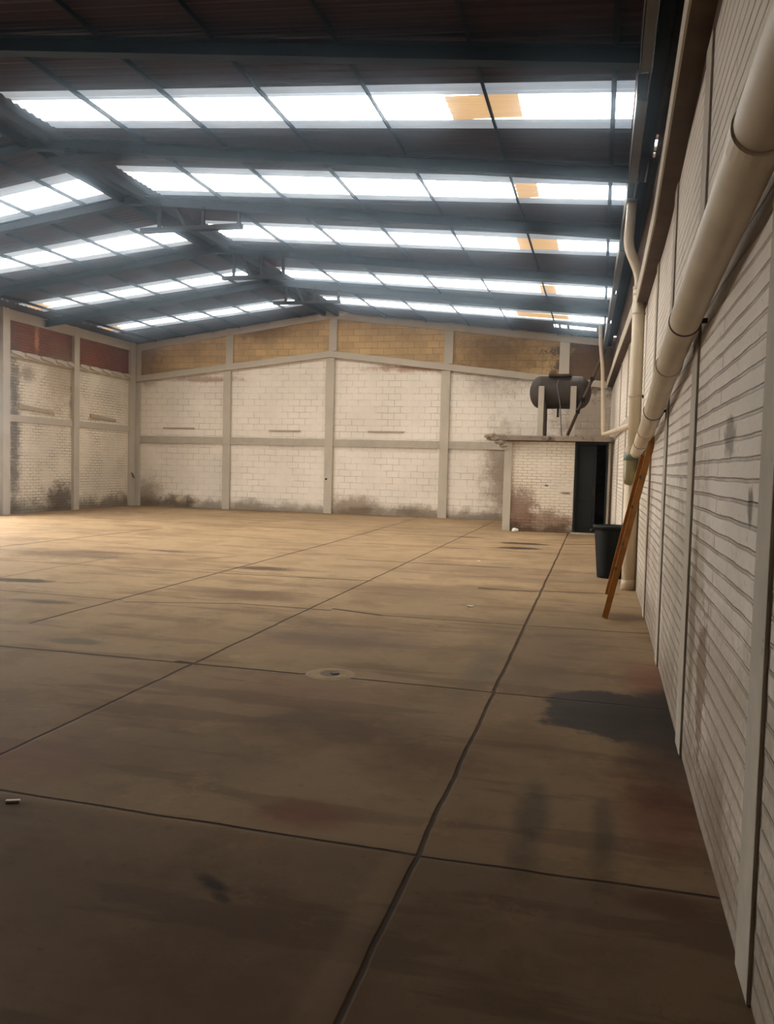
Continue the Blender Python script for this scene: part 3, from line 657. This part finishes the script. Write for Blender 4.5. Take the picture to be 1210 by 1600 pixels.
# ------------------------------------------------------------------ small things
for (x0, x1, z, lb) in ((-14.54, -13.36, 2.70, 'weathered batten on the back wall, nearest the left corner'), (-10.66, -9.54, 2.665, 'weathered batten on the back wall, left of the ridge column'), (-7.25, -6.05, 2.685, 'weathered batten on the back wall, right of the ridge column')):
    bm = bmesh.new(); box(bm, (x0, D-.03, z-.03), (x1, D+.01, z+.02), .004); tag(link('wall_batten', bm, 'batten'), lb, 'batten', 'battens fixed to the walls')
for (y0, y1, z0, z1, lb) in ((19.75, 21.3, 2.98, 2.90, 'long sagging batten on the left wall, left of the column'), (23.1, 24.5, 2.93, 2.87, 'short batten on the left wall between column and corner')):
    bm = bmesh.new(); prism(bm, [(XL-.01, y0, z0-.06), (XL-.01, y1, z1-.05), (XL-.01, y1, z1+.04), (XL-.01, y0, z0+.07)], [(XL+.05, y0, z0-.06), (XL+.05, y1, z1-.05), (XL+.05, y1, z1+.04), (XL+.05, y0, z0+.07)])
    tag(link('wall_batten', bm, 'batten'), lb, 'batten', 'battens fixed to the walls')
bm = bmesh.new(); tube(bm, arc_pts([(XL+.10, 25.36, 1.12), (XL+.16, 25.36, 1.10), (XL+.17, 25.36, 1.0), (XL+.24, 25.36, .97)], .03), .022, 8)
tag(link('wall_hook', bm, 'rust', None, True), 'small dark iron hook on the left corner column', 'hook')
bm = bmesh.new(); tube(bm, [(XC-.06, D-.10, 1.12), (XC-.06, D-.07, 1.12)], .035, 12)
tag(link('wall_socket', bm, 'steel_dark', None, True), 'small round dark fitting on the middle column of the back wall', 'fitting')
# drain cover on the joint
t = empty('drain_cover', 'small round drain cover with a pale cement collar on the floor joint', 'drain cover')
bm = bmesh.new(); lathe(bm, (-1.93, 5.95, 0), [(.075, .003), (.09, .008), (.15, .006), (.19, .001)], 32); link('cement_collar', bm, 'cement', t, True)
bm = bmesh.new(); lathe(bm, (-1.93, 5.95, 0), [(.0, .003), (.06, .003), (.075, .003)], 32); link('iron_lid', bm, 'lid', t)
bm = bmesh.new(); lathe(bm, (-1.90, 5.97, 0), [(.0, .010), (.03, .010), (.035, .006)], 16); link('lifting_hole', bm, 'rust', t)
place(t, (-1.93, 5.95, 0))
def scrap(loc, s, lb, flat=.35, seed=0):
    rnd = random.Random(seed); bm = bmesh.new(); r = bmesh.ops.create_icosphere(bm, subdivisions=2, radius=1)
    for v in r['verts']: v.co = Vector((v.co.x*s[0], v.co.y*s[1], (v.co.z+1)*s[2]))*rnd.uniform(.8, 1.15)
    o = link('paper_scrap', bm, 'paper'); o.location = loc; tag(o, lb, 'litter', 'white scraps on the floor')
scrap((-2.03, 21.2, 0), (.09, .06, .05), 'crumpled white scrap at the foot of the small room wall', seed=1)
scrap((-1.943, 14.05, 0), (.035, .03, .01), 'tiny white scrap on the floor in front of the small room', seed=2)
scrap((-1.386, 9.445, 0), (.04, .03, .008), 'tiny white scrap on the floor left of the ladder', seed=3)
bm = bmesh.new(); bar(bm, (-2.60, 3.205, .006), (-2.545, 3.23, .006), .018, .010, (0, 1, 0))
tag(link('cigarette_end', bm, 'paper'), 'white cigarette end on the floor near the left edge', 'litter')

bm = bmesh.new(); box(bm, (XL-.8, Y0-.8, -.6), (1.6, D+.8, 7.6))  # thin haze volume, added to spread a glow round the skylights
hz = bpy.data.materials.new('glow_haze'); hz.use_nodes = True; nt = hz.node_tree; nt.nodes.remove(nt.nodes['Principled BSDF'])
v = nt.nodes.new('ShaderNodeVolumeScatter'); v.inputs['Color'].default_value = (.62, .82, 1, 1); v.inputs['Density'].default_value = .0100; v.inputs['Anisotropy'].default_value = .987
nt.links.new(v.outputs[0], nt.nodes['Material Output'].inputs['Volume'])
M['air'] = hz
o = link('glow_haze', bm, 'air'); o['kind'] = 'stuff'; tag(o, 'faint haze added to the hall for glow around the skylights', 'haze')
